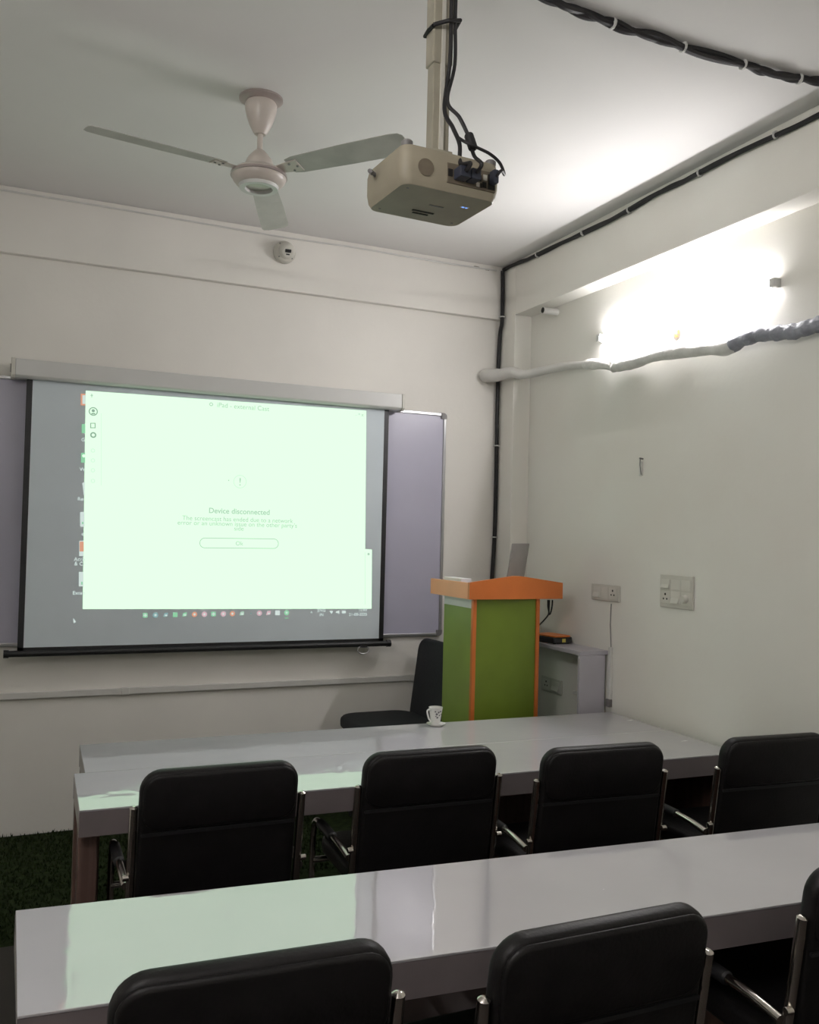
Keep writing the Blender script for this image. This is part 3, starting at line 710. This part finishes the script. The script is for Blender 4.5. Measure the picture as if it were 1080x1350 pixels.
spots = [ # pixels of the backrest's top edge, its two ends; label
    ((205, 1016), (375, 1003), (182, 395), 'black visitor chair at the open end of the front bench table, over the turf'),
    ((510, 992), (640, 983), (476, 657), 'black visitor chair in the front row, second from the turf end'),
    ((745, 986), (855, 979), (722, 867), 'black visitor chair in the front row, second from the side wall'),
    ((985, 972), (1080, 966), None, 'black visitor chair in the front row, beside the side wall'),
    ((200, 1283), (470, 1243), (140, 518), 'black visitor chair in the rear row, at the end where the table mirrors the screen'),
    ((690, 1232), (885, 1196), (645, 936), 'black visitor chair in the middle of the rear row'),
    None,
]
for i, sp in enumerate(spots):
    c = proto if i == 0 else copy_tree(proto)
    if sp:
        P, Q_ = on(*sp[0], 2, ZC), on(*sp[1], 2, ZC)
        rz = max(-.085, min(.02, math.atan2(Q_.y-P.y, Q_.x-P.x))); yb = (P.y+Q_.y)/2
        if sp[2]: xm = (on(sp[2][0], (sp[0][1]+sp[1][1])/2+35, 1, yb-.0).x+on(sp[2][1], (sp[0][1]+sp[1][1])/2+25, 1, yb).x)/2
        else: xm = min(on(962, 1030, 1, yb).x+.24, -.175)
        lab = sp[3]
    else:
        rz, yb, xm = -.05, -3.50, -.93; lab = 'black visitor chair in the rear row, the one towards the side wall'
    c.location = (xm+BT*math.sin(rz), yb-BT*math.cos(rz), 0); c.rotation_euler = (0, 0, rz)
    c['label'] = lab; c['group'] = 'black visitor chairs at the tables'

# ------------------------------------------------------------------ podium
def podium():
    Y0 = -.86
    a, b = on(625, 790, 1, Y0), on(711, 790, 1, Y0)
    x0, x1 = a.x, b.x; dep = .34
    zt = a.z                                          # underside of the orange top
    t = thing('podium', 'green podium with orange corner trims and orange gabled top', 'podium', ((x0+x1)/2, Y0, 0))
    W2 = (x1-x0)/2
    MB().box(-W2+.012, W2-.012, .006, .018, .02, zt-.001).build('front_panel', 'green', t)
    for s in (-1, 1):
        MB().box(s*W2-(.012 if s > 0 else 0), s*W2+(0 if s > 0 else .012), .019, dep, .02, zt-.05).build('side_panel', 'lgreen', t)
        MB().box(s*W2-(.012 if s > 0 else 0), s*W2+(0 if s > 0 else .012), .019, dep, zt-.049, zt-.001).build('side_band', 'white_m', t)
        MB().box(s*W2-(.016 if s > 0 else .004), s*W2+(.004 if s > 0 else .016), -.002, .019, 0, zt-.001).build('corner_trim', 'orange', t)
    MB().box(-W2, W2, .02, dep, 0, .02).build('base_board', 'orange', t)
    MB().box(-W2+.013, W2-.013, .03, dep, .55, .568).build('inner_shelf', 'shelfw', t)
    # top: orange fascia with a low gable on the front, side boards, writing board
    l, r = on(617, 768, 1, Y0), on(739.5, 768, 1, Y0); pk = on(680, 759.5, 1, Y0); xo = (x0+x1)/2
    xl, xr = l.x-xo, r.x-xo; d2 = dep+.10; h = l.z-zt; hp = pk.z-zt
    MB().prism([(xl, zt), (xr, zt), (xr, zt+h), ((xl+xr)/2+.05, zt+hp-.003), ((xl+xr)/2+.02, zt+hp), ((xl+xr)/2-.02, zt+hp), ((xl+xr)/2-.05, zt+hp-.003), (xl, zt+h)], 1, -.02, 0).build('front_fascia', 'orange', t)
    for s, x in ((-1, xl), (1, xr)):
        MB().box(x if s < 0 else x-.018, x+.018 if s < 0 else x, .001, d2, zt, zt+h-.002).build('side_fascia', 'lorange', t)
    MB().box(xl+.019, xr-.019, .001, d2, zt+.004, zt+.022).build('writing_board', 'shelfw', t)
    MB().box(xl+.019, xr-.019, d2-.018, d2, zt+.023, zt+h*.6).build('rear_lip', 'orange', t)
    return (x0, x1, Y0, zt, dep, h, xo, xl, xr)
x0, x1, Y0, zt, dep, ph, xo, xl, xr = podium()
zb = zt+.0225
# laptop on the podium
def laptop():
    t = thing('laptop', 'open laptop standing on the podium, lid turned edge-on', 'laptop', (xo+.045, Y0+.20, zb), math.radians(42))
    MB().box(-.15, .15, -.10, .10, 0, .016).build('base', 'lap', t, bevel=.003)
    MB().box(-.13, .13, -.05, .09, .0162, .0172).build('keyboard', 'blackp', t)
    LX = Matrix.Translation((0, -.10, .014)) @ Matrix.Rotation(math.radians(8), 4, 'X')
    ld = MB().box(-.15, .15, -.004, .004, .0, .255, LX).build('lid', 'lap', t, bevel=.002)
    MB().box(-.14, .14, .0041, .0048, .012, .243, LX).build('display', 'blackp', ld)
laptop()
tag(MB().box(0, .062, 0, .20, 0, .076).build('paper_stack', 'paper', bevel=.002, loc=(xo+xl+.022, Y0+.12, zb)), 'white stack of papers on the podium top', 'papers')
def hang():
    bx = xo+xr-.045; by = Y0+.1
    t = thing('podium_cable', 'black cables hanging from the right side of the podium top', 'cable', (bx, by, zt-.004)); o = t.location.copy()
    def P(px, py): return on(px, py, 1, by)-o
    MB().tube(smooth_path([P(722.5, 791), P(722.5, 800), P(723.5, 809), P(718, 817), P(711, 824), P(704, 829)], 6), .0042, 8).build('cable', 'cable', t, smooth=True)
    MB().tube(smooth_path([P(728.5, 791), P(728, 799), P(726, 808), P(724, 809.5), P(724, 800), P(724.5, 791)], 6), .0042, 8).build('cable', 'cable', t, smooth=True)
hang()

# ------------------------------------------------------------------ white shelf unit on the right wall
SHZ = .968
def shelf():
    t = thing('shelf_unit', 'narrow white shelf unit open at the side, against the side wall', 'shelf', (RW, -1.02, 0))
    w_ = RW+.059; D = .83
    MB().box(-w_, -.001, 0, D, SHZ-.022, SHZ).build('top_board', 'shelfw', t, bevel=.002)
    MB().box(-w_, -.018, 0, .02, 0, SHZ-.023).build('end_board', 'shelfw', t, bevel=.002)
    MB().box(-w_, -.001, D-.02, D, 0, SHZ-.023).build('end_board', 'shelfw', t, bevel=.002)
    MB().box(-w_+.01, -.001, .021, D-.021, .30, .318).build('shelf_board', 'shelfw', t)
shelf()
def router():
    p = on(728, 845, 0, .0)
    t = thing('router_box', 'small black box with orange top and yellow label on the white shelf', 'router', (.03, p.y+.04, SHZ), .15)
    MB().prism(rrect(.14, .20, .03, 4), 2, .004, .036).build('case', 'blackp', t, bevel=.006)
    MB().prism(rrect(.125, .185, .03, 4), 2, .0365, .044).build('orange_cover', 'orangep', t, bevel=.003)
    MB().box(-.02, .004, -.1025, -.0995, .010, .030).build('label_plate', 'yellow', t)
    for (x, y) in ((-.05, -.07), (.05, -.07), (-.05, .07), (.05, .07)): MB().tube([(x, y, 0), (x, y, .005)], .008, 8).build('rubber_foot', 'blackp', t)
router()
tag(MB().prism(rrect(.10, .13, .04, 5), 2, 0, .075).build('grey_box', 'ivory', bevel=.02, smooth=True, loc=(.03, -.40, SHZ)), 'rounded pale grey box beyond the router on the shelf', 'box')
def under_socket():
    a = on(722, 893, 0, RW); b = on(740, 918, 0, RW)
    t = plate('surface_socket', 'grey surface socket low on the wall inside the shelf unit', on(716, 890, 0, RW), on(742, 917, 0, RW), [('socket', .08, .46, .15, .85), ('switch', .54, .92, .15, .85)])
under_socket()
c = on(752, 911, 0, RW)
tag(MB().box(RW-.012, RW, -.98, -.72, c.z-.009, c.z+.009).build('shelf_trunking', 'pvc', bevel=.002), 'short white trunking on the wall inside the shelf unit', 'trunking')

# ------------------------------------------------------------------ black chair behind the tables
def side_chair():
    t = thing('side_chair', 'black armless chair turned sideways between podium and back wall', 'chair', (-.80, -.275, 0), math.pi/2)
    # local +y points to world -x (the sitter looks towards the screen)
    MB().prism(rrect(.46, .46, .12, 7, 0, .02), 2, .455, .525).build('seat', 'blackf', t, bevel=.025, smooth=True, seg=3)
    BX = Matrix.Translation((0, -.23, .455)) @ Matrix.Rotation(math.radians(7), 4, 'X')
    MB().prism(rrect(.43, .50, .08, 7, 0, .245), 1, -.03, .03, BX).build('backrest', 'blackf', t, bevel=.02, smooth=True, seg=3)
    MB().tube([(0, -.16, .45), (0, -.24, .45), (0, -.272, .51), (0, -.285, .61)], .018, 10).build('back_bracket', 'blackp', t, smooth=True)
    MB().tube([(0, 0, .08), (0, 0, .46)], .028, 14).build('gas_column', 'blackp', t, smooth=True)
    for k in range(5):
        a = math.radians(72*k+18); e = Vector((.215*math.cos(a), .215*math.sin(a), .065))
        lg = MB().tube([(0, 0, .10), e], [.022, .014], 8).build('leg', 'blackp', t, smooth=True)
        MB().lathe([(0, -.012), (.026, -.012), (.028, 0), (.026, .012), (0, .012)], 14, Matrix.Translation((e.x, e.y, .0285)) @ Matrix.Rotation(math.pi/2, 4, 'X')).build('caster', 'blackp', lg)
side_chair()

# ------------------------------------------------------------------ cup and saucer
def cup():
    x, y = -.926, -1.115
    s = tag(MB().lathe([(0, .002), (.024, .002), (.028, 0), (.030, .002), (.044, .009), (.045, .011), (.030, .006), (0, .005)], 32).build('saucer', 'china', smooth=True, loc=(x, y, TZ)), 'small white saucer under the cup on the podium-side table', 'saucer')
    t = thing('tea_cup', 'white china cup with grey flower print on the podium-side table', 'cup', (x-.003, y, TZ+.0062), 0)
    MB().lathe([(0, 0), (.021, 0), (.022, .004), (.024, .02), (.028, .05), (.033, .078), (.0335, .080), (.032, .080), (.027, .05), (.022, .02), (.019, .008), (0, .007)], 32).build('cup_body', 'china', t, smooth=True)
    h = smooth_path([(-.030, 0, .070), (-.046, 0, .074), (-.056, 0, .066), (-.050, 0, .045), (-.040, 0, .026), (-.024, 0, .016)], 6)
    # handle seen at the left
    MB().tube([Vector((p.x*.94, p.x*.34, p.z)) for p in h], .0042, 8).build('handle', 'china', t, smooth=True)
    for (a, z, r) in ((-105, .052, .007), (-88, .060, .006), (-118, .064, .005), (-98, .036, .006), (-78, .046, .005), (-70, .064, .006), (-112, .042, .004), (-60, .05, .004)):
        aa = math.radians(a); rr = .0243+(z-.02)*.0001+(.028-.024)*(z-.02)/.03*1.15+.0004
        n = Vector((math.cos(aa), math.sin(aa), 0)); c = n*rr+Vector((0, 0, z)); u = Vector((-n.y, n.x, 0)); w_ = Vector((-.14*n.x, -.14*n.y, 1)).normalized()*-1
        w_ = Vector((.15*n.x, .15*n.y, 1)).normalized()
        mb = MB(); pts = [c+u*(r*math.cos(k*math.pi/5)*(1 if k % 2 else .6))+w_*(r*math.sin(k*math.pi/5)*(1 if k % 2 else .6))+n*.0006 for k in range(10)]
        mb._add(pts, [tuple(range(10))]); mb.build('flower_print', 'motif', t)
cup()
